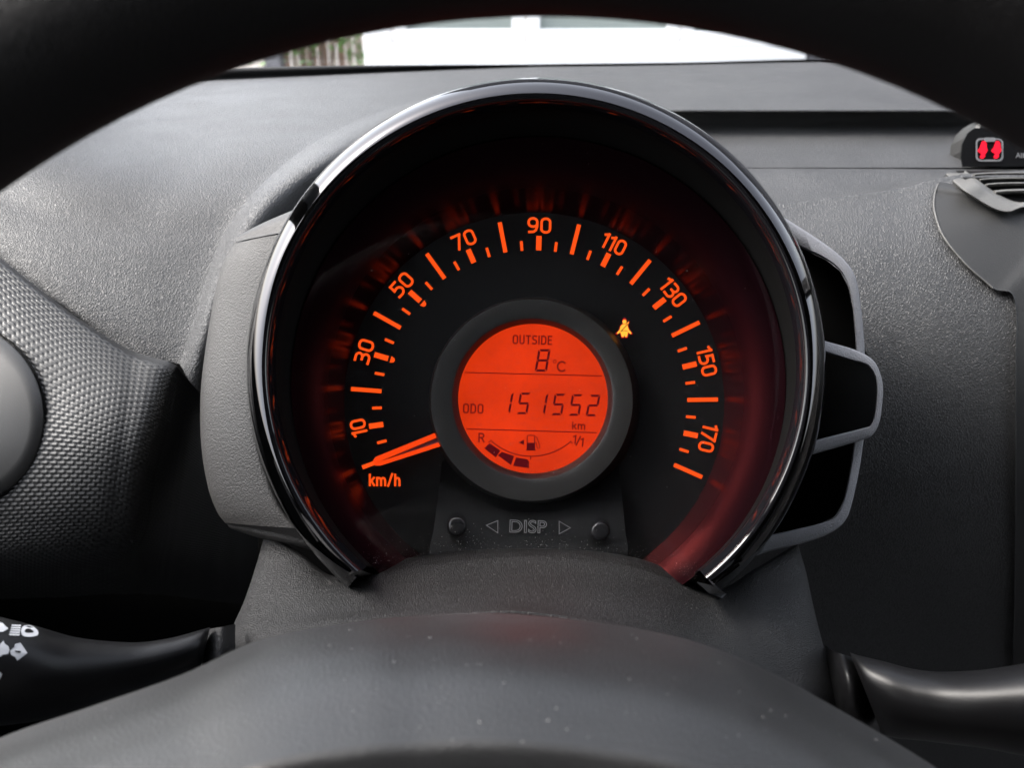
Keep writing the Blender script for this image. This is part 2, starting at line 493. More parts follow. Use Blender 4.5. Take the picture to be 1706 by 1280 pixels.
boxes('garden_wall', [(atY(250, 100, 7)[0], atY(438, 100, 7)[0], 7.0, 7.25, 0, 1.6)], M['render'],
      label='pale rendered wall beyond the windscreen at the far left', cat='wall')
boxes('gate_post', [(atY(441, 100, 6.8)[0], atY(466, 100, 6.8)[0], 6.8, 6.95, 0, 1.5)], M['darkwall'],
      label='dark grey gate post between pale wall and timber fence', cat='post')
fn = thing('timber_fence', 'weathered timber board fence between dark post and white doors', 'fence', (atY(530, 100, 7.2)[0], 7.2, 0))
us = [468, 484, 497, 512, 530, 548, 562, 576, 590, 606]
for i, (a, b) in enumerate(zip(us[:-1], us[1:])):
    x0, x1 = atY(a, 100, 7.2)[0] + .006, atY(b, 100, 7.2)[0] - .006
    yo = random.uniform(-.02, .02)
    boxes('board', [(x0, x1, 7.2 + yo, 7.23 + yo, 0, 1.05 + random.uniform(-.02, .02))], M['timber_pale'] if i in (1, 5, 7, 8) else M['timber'], fn, bevel=.004)
sh = thing('garden_shrub', 'green leafy shrub overhanging the timber fence', 'shrub', (atY(525, 90, 6.9)[0], 6.95, 0))
V, Fc = [], []
cx0 = atY(525, 90, 6.9)[0]
for k in range(420):
    a, b = random.gauss(0, .22), random.gauss(.0, .14)
    c = np.array((cx0 + a, 6.95 + random.gauss(0, .08), (.55 + b) - .6 * a * a + .1 * math.sin(a * 17)))
    q = np.random.randn(3); q /= np.linalg.norm(q); e = np.cross(q, np.random.randn(3)); e /= np.linalg.norm(e)
    s = random.uniform(.02, .045); n0 = len(V)
    V += [c - q * s, c + e * s * .45, c + q * s, c - e * s * .45]; Fc.append((n0, n0 + 1, n0 + 2, n0 + 3))
mk('crown', V, Fc, M['leaf'], sh, smooth=False)
for k in range(4):
    x = cx0 + (k - 1.5) * .12
    tube('stem', [(cx0 + (k - 1.5) * .03, 6.95, 0), (cx0 + (k - 1.5) * .07, 6.95, .25), (x, 6.95, .5)], [.016, .012, .006], M['twig'], sh, n=8)

# ------------------------------------------------------------------ car shell (the light comes in through its openings)
Z = CAM[2]
body = thing('car_body', 'dark car cabin shell with windscreen surround and pillars', 'car', (0.33, -.3, 0.25))
XL, XR = -.43, 1.08
def ruled(name, a, b, th, m, parent, **k):
    """slab between two edges a=(p,q), b=(p,q), thickness th along its normal"""
    q = [np.array(a[0], float), np.array(a[1], float), np.array(b[1], float), np.array(b[0], float)]
    n = np.cross(q[1] - q[0], q[3] - q[0]); n /= np.linalg.norm(n)
    V = q + [x + n * th for x in q]
    return mk(name, V, [(0, 1, 2, 3), (4, 5, 6, 7), (0, 1, 5, 4), (1, 2, 6, 5), (2, 3, 7, 6), (3, 0, 4, 7)], m, parent, smooth=False, **k)
YH, ZH, YB, ZB = .12, Z + .27, .92, Z - .115          # header and base of the windscreen
boxes('headliner', [(XL + .03, XR - .03, -1.9, YH, ZH, ZH + .03)], M['headliner'], body)
for x in (XL, XR):
    ruled('windscreen_pillar', ((x - .04, YH, ZH), (x + .04, YH, ZH)), ((x - .04, YB, ZB), (x + .04, YB, ZB)), .05, M['door'], body)
    boxes('door_panel', [(x - .03, x + .03, -1.9, .8, .3, Z - .14)], M['door'], body)
    boxes('roof_rail', [(x - .03, x + .03, -1.9, YH - .05, ZH - .05, ZH + .03)], M['headliner'], body)
    boxes('rear_light_block', [(x - .03, x + .03, -1.9, -.55, Z - .14, ZH - .05)], M['door'], body)  # unseen panel added in place of rear side glass to block light
    boxes('door_pillar', [(x - .025, x + .025, -.55, -.45, Z - .14, ZH - .05)], M['door'], body)
boxes('floor_pan', [(XL + .03, XR - .03, -1.9, 1.05, .25, .3)], M['seat'], body)
boxes('bulkhead', [(XL + .03, XR - .03, 1.0, 1.04, .3, ZB - .02)], M['seat'], body)
boxes('rear_light_stop', [(XL + .03, XR - .03, -1.95, -1.9, .3, ZH)], M['seat'], body)  # unseen wall, closed up to the roof to cut light from behind
st = thing('driver_seat', 'dark fabric driver seat behind the camera', 'seat', (0, -.55, .3))
boxes('backrest', [(-.25, .25, -.72, -.58, .55, Z + .02)], M['seat'], st, bevel=.04)
boxes('cushion', [(-.25, .25, -.58, -.10, .42, .58)], M['seat'], st, bevel=.04)
boxes('headrest', [(-.13, .13, -.72, -.62, Z + .05, Z + .22)], M['seat'], st, bevel=.03)
ws = thing('windscreen', 'clear windscreen with black edging above the dashboard', 'windscreen', ((XL + XR) / 2, YB, ZB))
ruled('glass', ((XL + .04, YH, ZH), (XR - .04, YH, ZH)), ((XL + .04, YB, ZB), (XR - .04, YB, ZB)), .004, M['screen'], ws)

# ------------------------------------------------------------------ dashboard
dash = thing('dashboard', 'grained black dashboard around and behind the instrument cluster', 'dashboard', tuple(P(853, 900, .50)))
HT = .10
def pad(v):      # depth profile of the top pad going down towards the driver
    return float(np.interp(v, [90, 116, 130, 160, 200, 250, 300, 400, 500, 600, 660],
                           [hd(90, HT), hd(116, HT), hd(130, HT), hd(160, HT + .001), hd(200, HT + .003), .480, .458, .438, .428, .423, .428]))
def far(u):      # far edge of the pad under the windscreen
    return float(np.interp(u, [-400, 0, 300, 420, 550, 700, 850, 1000, 1150, 1345, 1420, 1800], [165, 150, 137, 131, 126, 118, 112, 110, 108, 103, 103, 103]))
K = [
 [(-480, 300), (-300, 330), (-150, 335), (-60, 380), (0, 430)],
]
def row(pts, off=0.0, dd=None):
    return [(u, v, (pad(v) if dd is None else dd) + off) for u, v in pts]
K5 = [(900, far(900)), (650, far(650)), (400, far(400)), (150, far(150)), (-120, 190), (-190, 265), (-170, 330), (-90, 380), (0, 430)]
K4 = [(900, 122), (690, 130), (470, 145), (270, 180), (90, 260), (30, 350), (50, 430), (95, 495), (150, 545)]
K3 = [(900, 135), (720, 146), (560, 172), (410, 230), (300, 310), (235, 400), (215, 480), (215, 540), (225, 587)]
K2 = [(900, 146), (760, 155), (630, 187), (520, 238), (430, 310), (372, 385), (338, 470), (315, 550), (296, 606)]
K2b = [(u + 4, v + 2) for u, v in K2]
K1 = [(900, 160), (770, 172), (660, 208), (565, 256), (480, 322), (420, 392), (380, 470), (352, 560), (330, 650)]
K0 = [(900, 200), (790, 215), (690, 250), (605, 300), (530, 370), (475, 440), (440, 520), (420, 600), (400, 690)]
patch('top_pad', [row(K5), row(K4), row(K3), row(K2, .0), row(K2b, -.006), row(K1, -.010), row(K0, .03)], M['dash'], dash, 150, 110)
# right-hand side: pad, lip, open tray and lower fascia
UR = [880, 1100, 1300, 1480, 1700, 2500]
def rr(vs, ds):
    return [(u, v, d) for u, v, d in zip(UR, vs, ds)]
def flat(v, d): return rr([v] * 6, [d] * 6)
f6 = [far(u) for u in UR]
patch('tray_lid', [rr(f6, [hd(v, HT) for v in f6]), flat(128, hd(128, HT)), flat(153, hd(153, HT)), flat(157, hd(157, HT) - .002),
                   flat(179, hd(179, HT) - .004), flat(184, hd(184, HT) - .001), flat(186.5, hd(187, HT) + .008), flat(183, hd(184, HT) + .018)], M['dash'], dash, 60, 80)
D0 = hd(184, HT)
patch('open_tray', [flat(v, D0 + o) for v, o in ((181, .018), (190, .019), (198, .0185), (206, .0168), (214, .0132), (224, .0065), (236, -.0045), (248, -.018), (260, -.0325), (270, -.0425), (276, -.0485), (279.5, -.0515), (281, -.046))],
      M['dash'], dash, 60, 100)
e1 = [342, 342, 338, 318, 288, 288]
fascia = patch('fascia', [flat(281, D0 - .040), flat(283, D0 - .056), rr([(283 + v) / 2 + 6 for v in e1], [D0 - .075] * 6), rr(e1, [D0 - .088] * 6),
                 rr([v + 8 for v in e1], [D0 - .092] * 6), rr([430, 430, 430, 425, 420, 420], [.452, .45, .448, .446, .444, .444]),
                 rr([560] * 6, [.445, .443, .440, .437, .436, .436]), rr([720] * 6, [.455, .452, .448, .446, .446, .446]),
                 rr([900] * 6, [.485, .48, .478, .476, .475, .475]), rr([1120] * 6, [.53] * 6), rr([1300] * 6, [.58] * 6)], M['dash'], dash, 90, 150)
# windscreen edging between glass and pad
sl_u = [-300, 0, 300, 420, 550, 700, 850, 1000, 1150, 1345, 1500, 1800]
up_v = [140, 130, 116, 112, 109, 107.5, 107, 105.5, 103.5, 98.5, 97, 97]
dfar = [hd(far(u), HT) for u in sl_u]
patch('edge_seal', [[(u, far(u) + 1.5, d + .004) for u, d in zip(sl_u, dfar)], [(u, far(u) - 1, d + .012) for u, d in zip(sl_u, dfar)],
                    [(u, v, d + .014) for u, v, d in zip(sl_u, up_v, dfar)], [(u, v + 8, d + .08) for u, v, d in zip(sl_u, up_v, dfar)]], M['frit'], ws, 120, 24)
dots = []
for i in range(246):
    u = 606 + i * 3.0
    v = float(np.interp(u, sl_u, up_v)) - 1.3 - (i % 2) * 1.6
    dots.append([(u + 1.0 * math.cos(t), v + 1.0 * math.sin(t)) for t in np.linspace(0, 2 * math.pi, 6, endpoint=False)])
V, Fc = [], []
for pl in dots:
    b = len(V)
    for u, v in pl:
        dd = float(np.interp(u, sl_u, dfar)) + .0138
        V.append(P(u, v, dd))
    Fc.append(tuple(range(b, b + 6)))
mk('frit_dots', V, Fc, M['frit'], ws, smooth=False, kind='stuff')

# woven-look end panel on the door side, relief in the mesh
rows = [
 [(-260, 260, .45), (-80, 372, .432), (0, 430, .426), (75, 489, .421), (150, 544, .418), (220, 585, .416), (288, 606, .414), (312, 632, .430), (430, 760, .52)],
 [(-260, 290, .435), (-80, 400, .421), (0, 452, .416), (75, 508, .411), (150, 560, .407), (215, 602, .405), (276, 628, .406), (306, 660, .428), (430, 790, .52)],
 [(-260, 480, .41), (-80, 530, .402), (0, 562, .398), (75, 598, .395), (150, 632, .392), (210, 660, .391), (262, 688, .395), (296, 720, .425), (430, 840, .52)],
 [(-260, 700, .405), (-80, 712, .392), (0, 722, .388), (70, 735, .386), (140, 747, .384), (196, 758, .386), (240, 776, .394), (282, 805, .43), (430, 890, .53)],
 [(-260, 860, .41), (-80, 862, .397), (0, 864, .394), (65, 866, .393), (130, 868, .394), (182, 872, .398), (225, 882, .410), (270, 898, .45), (430, 940, .54)],
 [(-260, 945, .43), (-80, 945, .418), (0, 944, .415), (60, 943, .416), (120, 941, .420), (170, 938, .428), (212, 938, .445), (260, 945, .48), (430, 980, .56)],
 [(-260, 1000, .49), (-80, 1000, .48), (0, 998, .48), (60, 996, .482), (120, 994, .486), (170, 990, .49), (212, 990, .50), (260, 990, .52), (430, 1010, .58)],
]
g = grid(rows, 420, 420)
su = np.linalg.norm(np.diff(g[200], axis=0), axis=1); su = np.concatenate([[0], np.cumsum(su)])
tv = np.linalg.norm(np.diff(g[:, 150], axis=0), axis=1); tv = np.concatenate([[0], np.cumsum(tv)])
S_, T_ = np.meshgrid(su, tv)
T_ = T_ + .10 * S_
ph, pv = .0042, .0021
rowi = np.floor(T_ / pv)
fx = np.mod(S_ / ph + .5 * np.mod(rowi, 2), 1.0); fy = np.mod(T_ / pv, 1.0)
def sst(x, a, b): t = np.clip((x - a) / (b - a), 0, 1); return t * t * (3 - 2 * t)
hgt = sst(fx, .02, .25) * (1 - sst(fx, .75, .98)) * sst(fy, .05, .45) * (1 - sst(fy, .6, .98))
hgt = hgt * (.8 + .4 * fx)
edge = np.minimum(1, (T_ - .10 * S_) / .012)
gn = np.cross(np.gradient(g, axis=1), np.gradient(g, axis=0)); gn /= np.linalg.norm(gn, axis=2)[..., None]
gn *= np.sign((gn @ -AF))[..., None]
g = g + gn * (hgt * .00050 * sst(edge, 0.2, 1.0))[..., None]
v, f = gridmesh(g)
mk('woven_panel', v, f, M['weave'], dash, label='woven-pattern end panel on the door side')
# smooth oval cover in it
OVD = np.polyfit(np.array([520, 560, 630, 700, 770, 830, 870]) - 690, [.404, .398, .3915, .3875, .3880, .3915, .394], 3)
def oval(name, prof, m, parent, **k):
    t = np.linspace(0, 2 * math.pi, 96, endpoint=False)
    gg = []
    for rx, ry, dd in prof:
        q = []
        for a in t:
            v_ = 690 - ry * math.sin(a)
            q.append(P(-62 + rx * math.cos(a) - 6 * math.sin(a), v_, float(np.polyval(OVD, v_ - 690)) + dd))
        gg.append(q)
    gg = np.array(gg)
    vv, ff = gridmesh(gg, wrap=True); c = len(vv); vv = np.vstack([vv, gg[-1].mean(0)])
    n = len(t); ff += [((len(prof) - 1) * n + j, (len(prof) - 1) * n + (j + 1) % n, c) for j in range(n)]
    return mk(name, vv, ff, m, parent, **k)
oval('vent_gap', [(140, 154, .010), (139.5, 153.5, -.0012), (136, 150, -.0014), (135, 149, .010)], M['void'], dash)
oval('vent_cover', [(135.5, 149.5, .010), (135, 148.8, -.0014), (133, 147, -.0026), (110, 122, -.0036), (70, 80, -.0042), (30, 34, -.0045)], M['vent_cover'], dash, label='smooth grey oval cover in the woven panel')
# dark space under the dashboard
patch('lower_panel', [[(-400, 560, .60), (200, 560, .56), (900, 560, .56)], [(-400, 960, .56), (200, 960, .57), (900, 960, .58)], [(-400, 1100, .60), (200, 1100, .60), (900, 1100, .60)], [(-400, 1400, .66), (200, 1400, .66), (900, 1400, .66)]], M['void'], dash, 20, 20)

# ------------------------------------------------------------------ centre console
con = thing('centre_console', 'dark grey centre console with air vent at the right edge', 'console', tuple(P(1740, 1150, .45)))
L = [(1575, 291), (1564, 306), (1558, 326), (1558, 352), (1572, 392), (1608, 438), (1655, 480), (1690, 499), (1692, 620), (1692, 800), (1690, 1000), (1686, 1150)]
_fb = bvh_of(fascia)
def fd(u, v, off=0.0):
    """lens depth of the fascia behind pixel (u,v), brought forward by off"""
    h = _fb.ray_cast(Vector(CAM), Vector(P(u, v, 1.0) - CAM).normalized())
    return float((np.array(h[0]) - CAM) @ AF) - off
dL = [fd(u, v, .0022) for u, v in L]
def shift(pts, du, dv, ds): return [(u + du, v + dv, d) for (u, v), d in zip(pts, ds)]
RM = [(u, v, fd(u, v, .0045)) for u, v in ((1578, 292), (1602, 314), (1634, 335), (1660, 349), (1682, 353), (1710, 346), (1760, 350), (1790, 400), (1790, 500), (1790, 640), (1790, 820), (1790, 1150))]
LD = [(u, v, d) for (u, v), d in zip(L, dL)]
def mixr(t): return [tuple((1 - t) * a + t * b for a, b in zip(p, q)) for p, q in zip(LD, RM)]
patch('side_panel', [[(u - 1, v, d + .01) for u, v, d in LD], LD, mixr(.02), mixr(.2), mixr(.5), mixr(.8), RM], M['dash_fine'], con, 140, 60)
tube('seam_highlight', cr(np.array([P(u - 1, v, d - .0004) for u, v, d in LD[1:7]]), 60), .00042, M['pale'], con, n=8)  # pale tube along the seam paints its highlight
VT = [(u, v, fd(u, v, .0085)) for u, v in ((1577, 290), (1602, 313), (1634, 334), (1660, 348), (1682, 352), (1710, 344), (1790, 338), (1880, 337), (2000, 337), (2140, 337))]
VI = [(u, v, fd(u, v, .0080)) for u, v in ((1604, 288), (1624, 303), (1649, 321), (1676, 336), (1698, 341), (1720, 336), (1790, 330), (1880, 329), (2000, 329), (2140, 329))]
patch('vent_rim', [[(u - 3, v + 3, d + .006) for u, v, d in VT], [(u - 1, v + 1, d - .001) for u, v, d in VT], [(u + 2, v - 2, d - .0015) for u, v, d in VT], [(u, v, d - .0015) for u, v, d in VI], [(u + 2, v - 2, d + .002) for u, v, d in VI], [(u + 4, v - 4, d + .0045) for u, v, d in VI]], M['pale'], con, 60, 30)
patch('front_panel', [[(u, v, fd(1790, v, .0045)) for u in (1788, 1900, 2020, 2150)] for v in (340, 352, 400, 500, 640, 820, 1150)], M['dash_fine'], con, 12, 60)
patch('vent_floor', [[(u, v, fd(u, v, .0012)) for u in us_] for v, us_ in ((284, (1592, 1650, 1800, 2150)), (296, (1604, 1650, 1800, 2150)), (310, (1620, 1660, 1800, 2150)), (328, (1650, 1680, 1800, 2150)), (342, (1668, 1690, 1800, 2150)))], M['void'], con, 24, 24)
for k, (u0, v0, w_, d_) in enumerate([(1622, 289, 5, fd(1700, 289, .0035)), (1632, 297.5, 5, fd(1700, 297, .0035)), (1642, 306, 6, fd(1700, 306, .004)), (1655, 319, 10, fd(1700, 319, .004))]):
    a = P(u0, v0, d_); b = P(2140, v0 - 1, d_)
    n = 26
    pts = [P(u0 + (2140 - u0) * i / n, v0 + (2.5 * math.exp(-i * 1.1)), d_) for i in range(n + 1)]
    tube('vent_slat', pts, [(w_ * .40 * d_ / FPX, w_ * .9 * d_ / FPX)] * (n + 1), M['pale'], con, n=12)

# ------------------------------------------------------------------ warning display in the tray
dsp = thing('warning_display', 'small dark display with two red seatbelt symbols and lettering', 'display', tuple(P(1660, 282, .50)))
def dz(u): return .502
hp = [(1588, 279), (1582, 262), (1584, 242), (1592, 226), (1604, 214), (1625, 207), (1800, 205), (1800, 279)]
prism('housing', [hp], .53, .026, M['dash_fine'], dsp, smooth=False).modifiers.new("bevel", 'BEVEL').width = .0018
prism('screen', [[(1603, 278), (1600, 262), (1602, 240), (1611, 222), (1622, 214), (1800, 212), (1800, 278)]], .5045, .0012, M['smoke'], dsp)
DD = .5030
def rrect(x0, y0, x1, y1, r, n=6):
    o = []
    for cx, cy, a in ((x1 - r, y0 + r, -90), (x1 - r, y1 - r, 0), (x0 + r, y1 - r, 90), (x0 + r, y0 + r, 180)):
        o += [(cx + r * math.cos(R(a + 90 * i / n)), cy + r * math.sin(R(a + 90 * i / n))) for i in range(n + 1)]
    return o
o_ = rrect(1625, 230, 1671, 269, 8); i_ = rrect(1628, 233, 1668, 266, 6)
V = [P(u, v, DD) - AF * .0003 for u, v in o_ + i_]; n = len(o_)
mk('symbol_frame', V, [(j, (j + 1) % n, n + (j + 1) % n, n + j) for j in range(n)], M['greyprint'], dsp, smooth=False)
fig = [(1636, 235), (1640.5, 235), (1643, 239), (1643.5, 246), (1645, 250), (1642.5, 255), (1640, 257), (1641, 260), (1638, 264), (1633.5, 264), (1632, 261), (1634, 258), (1634.5, 256), (1629, 252.5), (1628.5, 250), (1632, 246), (1634, 240)]
for dx in (0, 23):
    prism('seatbelt_symbol', [[(u + dx, v) for u, v in fig]], DD - .0004, .0004, M['red'], dsp)
prism('label_bar', [rrect(1640, 229, 1658, 236, 2.5)], DD - .0004, .0003, M['greyprint'], dsp)
lettering('display_text', 'AIRBAG', 1712, 259, 42, 8.5, 0, DD, M['greyprint'], dsp, th=.0006)

# ------------------------------------------------------------------ instrument cluster
clu = thing('instrument_cluster', 'round speedometer lit orange in a gloss black ring with grey side housing', 'speedometer', tuple(P(893, 930, .35)))
A0, A1 = -51.0, 229.5
bc = (893, 612)
RIMP = [(*bc, 474, .350), (*bc, 481, .325), (*bc, 483, .314)] + [(*bc, 457 + 26 * math.cos(t), .3118 - .011 * math.sin(t)) for t in np.linspace(0, math.pi / 2, 14)]
rings('bezel_rim', RIMP, M['chrome'], clu, A0, A1, 220, label='thin dark chrome outer rim of the ring')
rings('bezel_ring', [(893, 612 + 2 * t, 457.2 - 24 * t, .3010 + .0095 * t ** 2.4) for t in np.linspace(0, 1, 16)] + [(893, 614, 433, .3135)],
      M['piano'], clu, A0, A1, 220, label='gloss black inner ring')
for a_ in (A0, A1):
    pr = RIMP + [(893, 612 + 2 * t, 457.2 - 24 * t, .3010 + .0095 * t ** 2.4) for t in np.linspace(.05, 1, 10)] + [(893, 614, 433, .313), (893, 620, 428, .350)]
    V = [P(cu + r * math.cos(R(a_)), cv - r * math.sin(R(a_)), d) for cu, cv, r, d in pr]
    mk('end_cap', V, [tuple(range(len(V)))], M['piano'], clu, smooth=False)
rings('hood', [(893, 614, 433.5, .3125), (893, 615, 432, .314), (894, 622, 424, .318), (896, 634, 415, .3225), (897, 638, 412.5, .324)], M['hood'], clu, A0, A1, 200)
DF = .352
dc = (890, 671)
WALL = [tuple(q) for q in cr(np.array([(897, 640, 412, .3235), (896, 645, 392, .3262), (894, 655, 360, .3325), (891.5, 665, 332, .3435), (890, 671, 316, .3522)]), 41)]
rings('dial_wall', WALL, M['cone'], clu, 0, 360, 200, sharp=60)
rings('dial_face', [(*dc, 318, DF), (*dc, 200, DF), (*dc, 20, DF)], M['dial'], clu, 0, 360, 160, cap=True)
# scale
def pol(r, a): return (dc[0] + r * math.cos(R(a)), dc[1] - r * math.sin(R(a)))
def sang(k): return 200.7 - k * 224.7 / 180.0
for k in range(0, 181, 5):
    a = sang(k)
    if k % 20 == 0: pl = bar(pol(255, a), pol(306, a), 7)
    elif k % 10 == 0: pl = bar(pol(254, a), pol(278, a), 9)
    else: pl = bar(pol(254, a), pol(270, a), 4.8)
    prism('tick_mark', [pl], DF, .0003, M['orange'], clu)
    if k in (30, 50):
        q = [pol(250, a + 1.3), pol(250, a - 1.3), pol(244, a - .85), pol(242.3, a), pol(244, a + .85)]
        prism('limit_mark', [q], DF, .0003, M['orange'], clu)
for k in range(10, 171, 20):
    a = sang(k); x, y = pol(295.5, a)
    s = str(k)
    wd = {'10': 29, '110': 42, '130': 49, '150': 49, '170': 47}.get(s, 40)
    rot = a - 90 + {10: 4, 170: -2}.get(k, 0)
    written('speed_numeral', s, x, y, wd, 27, rot, DF, M['orange'], clu, sw=4.3)
written('unit_text', 'km/h', 641, 800, 53, 21, 0, DF, M['orange'], clu, sw=3.7, gap=.30)
# needle
tp, b1, b2 = (627, 769), (724, 723), (737, 741)
DN = .3455
prism('needle_shaft', [[(622, 766), (626, 762), (745, 714), (752, 734), (632, 774), (625, 775)]], DN + .001, .001, M['needle_mid'], clu)
prism('needle_edge', [[(622, 767), (626, 761.5), (746, 713), (748, 721), (640, 766), (630, 770), (624, 772)]], DN, .0008, M['needle'], clu)
prism('needle_edge', [[(624, 772), (630, 769.5), (640, 767), (753, 730), (755, 737), (634, 776), (626, 776)]], DN, .0008, M['needle'], clu)
# lcd collar and screen
lc = (886, 667)
rings('lcd_collar', [(*dc, 176, DF), (886.5, 667, 171.5, .347), (886, 667, 170.5, .3425), (886, 667, 168, .3410), (887, 666, 140, .3405), (887, 665, 134, .3410), (888, 664.5, 126, .3440), (888, 664.5, 124.5, .3470)], M['ring'], clu, 0, 360, 160, sharp=30, label='matt charcoal collar around the display')
DS = .3468
lcd = rings('lcd_screen', [(888, 664.5, 126, DS), (888, 664.5, 60, DS), (888, 664.5, 8, DS)], M['lcd'], clu, 0, 360, 128, cap=True, label='round orange backlit display')
LR = -1.5     # the print sits a touch askew
def seg7(ch, x, y, wd, h, sl, t):
    """segments of one digit; x,y = lower left at the base line"""
    on = {'0': 'abcdef', '1': 'bc', '2': 'abged', '5': 'afgcd', '8': 'abcdefg'}[ch]
    def S(px, py): return (x + px + sl * py / h + .0, y - py)
    g_ = 1.0; o = []
    H2 = h / 2
    sg = {'a': [(g_ + t * .2, h), (wd - g_, h), (wd - t, h - t), (t + g_ * .6, h - t)],
          'd': [(g_, 0), (wd - g_ - t * .2, 0), (wd - t - g_ * .6, t), (t, t)],
          'g': [(g_ + t * .5, H2 + t * .5), (wd - t * .5 - g_, H2 + t * .5), (wd - g_, H2), (wd - t * .5 - g_, H2 - t * .5), (g_ + t * .5, H2 - t * .5), (g_, H2)],
          'f': [(0, h - g_), (t, h - t - g_), (t, H2 + t * .5 + g_ * .5), (t * .3, H2 + g_), (0, H2 + g_ * 1.2)],
          'b': [(wd, h - g_), (wd - t, h - t - g_), (wd - t, H2 + t * .5 + g_ * .5), (wd - t * .3, H2 + g_), (wd, H2 + g_ * 1.2)],
          'e': [(0, g_), (t, t + g_), (t, H2 - t * .5 - g_ * .5), (t * .3, H2 - g_), (0, H2 - g_ * 1.2)],
          'c': [(wd, g_), (wd - t, t + g_), (wd - t, H2 - t * .5 - g_ * .5), (wd - t * .3, H2 - g_), (wd, H2 - g_ * 1.2)]}
    return [[S(*q) for q in sg[k]] for k in on]
TS = .00025
for i, ch in enumerate('151552'):
    prism('odometer_digit', seg7(ch, 831 + 28.9 * i, 689.5 + .87 * i, 18.5, 36, 6.5, 3.6), DS, TS, M['lcd_ink'], lcd)
prism('temperature_digit', seg7('8', 890.5, 619.5, 20.5, 37.5, 6.5, 3.8), DS, TS, M['lcd_ink'], lcd)
INK2 = M['lcd_ink2']
written('lcd_text', 'OUTSIDE', 887, 566.5, 66, 15.5, LR, DS, INK2, lcd, sw=2.3, gap=.30)
written('lcd_text', 'ODO', 788.5, 681, 34, 16.5, LR, DS, INK2, lcd, sw=2.3, gap=.30)
written('lcd_text', 'km', 964, 709.5, 22, 13, LR, DS, INK2, lcd, sw=2.1, gap=.30)
written('lcd_text', 'C', 935.5, 610.8, 16, 18.5, LR, DS, INK2, lcd, sw=2.8)
written('lcd_text', 'R', 802.3, 729.5, 10.5, 16, LR, DS, INK2, lcd, sw=2.3)
written('lcd_text', '1/1', 963.5, 733.0, 18.5, 15, LR - 4, DS, INK2, lcd, sw=2.3, gap=.12, rise=-.14)
def ringpoly(cx, cy, r0, r1, a0, a1, n=24):
    t = [R(a0 + (a1 - a0) * i / n) for i in range(n + 1)]
    return [(cx + r1 * math.cos(x), cy - r1 * math.sin(x)) for x in t] + [(cx + r0 * math.cos(x), cy - r0 * math.sin(x)) for x in t[::-1]]
prism('degree_mark', [ringpoly(924, 602.3, 1.9, 3.2, 0, 359)], DS, TS, M['lcd_ink2'], lcd)
prism('divider_line', [bar((774, 620.8), (1003, 626.6), 1.6)], DS, TS, M['lcd_ink2'], lcd)
prism('divider_line', [bar((777, 715), (994, 721.2), 1.6)], DS, TS, M['lcd_ink2'], lcd)
gc = (885.2, 661)   # fuel arc
arcp = [(gc[0] + 99.5 * math.cos(R(a)), gc[1] - 99.5 * math.sin(R(a))) for a in np.linspace(228.5, 311, 40)]
prism('fuel_arc', [stroke(arcp, 1.7), bar((819.5, 733), (814, 737.5), 1.6), bar((950, 735), (953.6, 739.4), 1.6), bar((884.3, 760), (883.8, 766), 1.8)], DS, TS, M['lcd_ink2'], lcd)
for q in ([(807, 747.3), (815.6, 738.7), (833.7, 751), (826, 762.5)], [(829.3, 758.8), (836.3, 753.2), (856.4, 760), (851.4, 775.2)], [(856.6, 771.5), (859.8, 762.5), (878, 765.5), (881.3, 769), (881.3, 780.4), (855, 776.5)]):
    prism('fuel_block', [q], DS, TS, M['lcd_ink'], lcd)
prism('pump_symbol', [[(877.5, 738), (891.5, 738), (891.5, 750), (877.5, 750)], stroke([(878.3, 738), (878.3, 731), (878.6, 726), (884, 725.5), (890.4, 726), (890.7, 731), (890.7, 738)], 1.6),
                      stroke([(891.5, 727), (894, 729), (896, 733), (898, 739), (899.5, 744), (899, 747), (896.5, 747.5), (894.5, 745), (894, 739), (891.5, 737)], 1.3),
                      bar((876.5, 750.2), (892.5, 750.2), 1.6), [(864, 737.5), (873, 733), (873, 741.5)]], DS, TS, M['lcd_ink'], lcd)
# seatbelt lamp in the dial
def bx(x, y): return (1000 + x / 4.0, 520 + y / 4.0)
hd_ = [bx(161 + 13 * math.cos(t), 65 + 14 * math.sin(t)) for t in np.linspace(0, 2 * math.pi, 14, endpoint=False)]
bod = [bx(*q) for q in [(148, 82), (172, 82), (182, 70), (191, 66), (186, 80), (181, 92), (190, 118), (208, 140), (202, 147), (186, 134), (180, 152), (178, 166), (165, 166), (161, 150), (156, 166), (143, 166), (140, 152), (134, 134), (116, 147), (110, 140), (130, 118), (136, 94)]]
lampc = [bx(159, 112)]
prism('painted_glow', [[bx(159 + 1.20 * ((x - 1000) * 4 - 159), 112 + 1.18 * ((y - 520) * 4 - 112)) for x, y in hd_], [bx(159 + 1.20 * ((x - 1000) * 4 - 159), 112 + 1.15 * ((y - 520) * 4 - 112)) for x, y in bod]], DF, .0002, M['redhalo'], clu)  # dim red emissive backing paints a halo round the amber symbol
lamp = prism('seatbelt_lamp', [hd_, bod], DF - .0003, .0003, M['amber'], clu, label='lit amber seatbelt symbol')
prism('belt_line', [bar(bx(186, 78), bx(136, 130), 1.3), stroke([bx(134, 128), bx(150, 125), bx(170, 125), bx(184, 130)], 1.1)], DF - .0007, .0002, M['dial'], lamp)
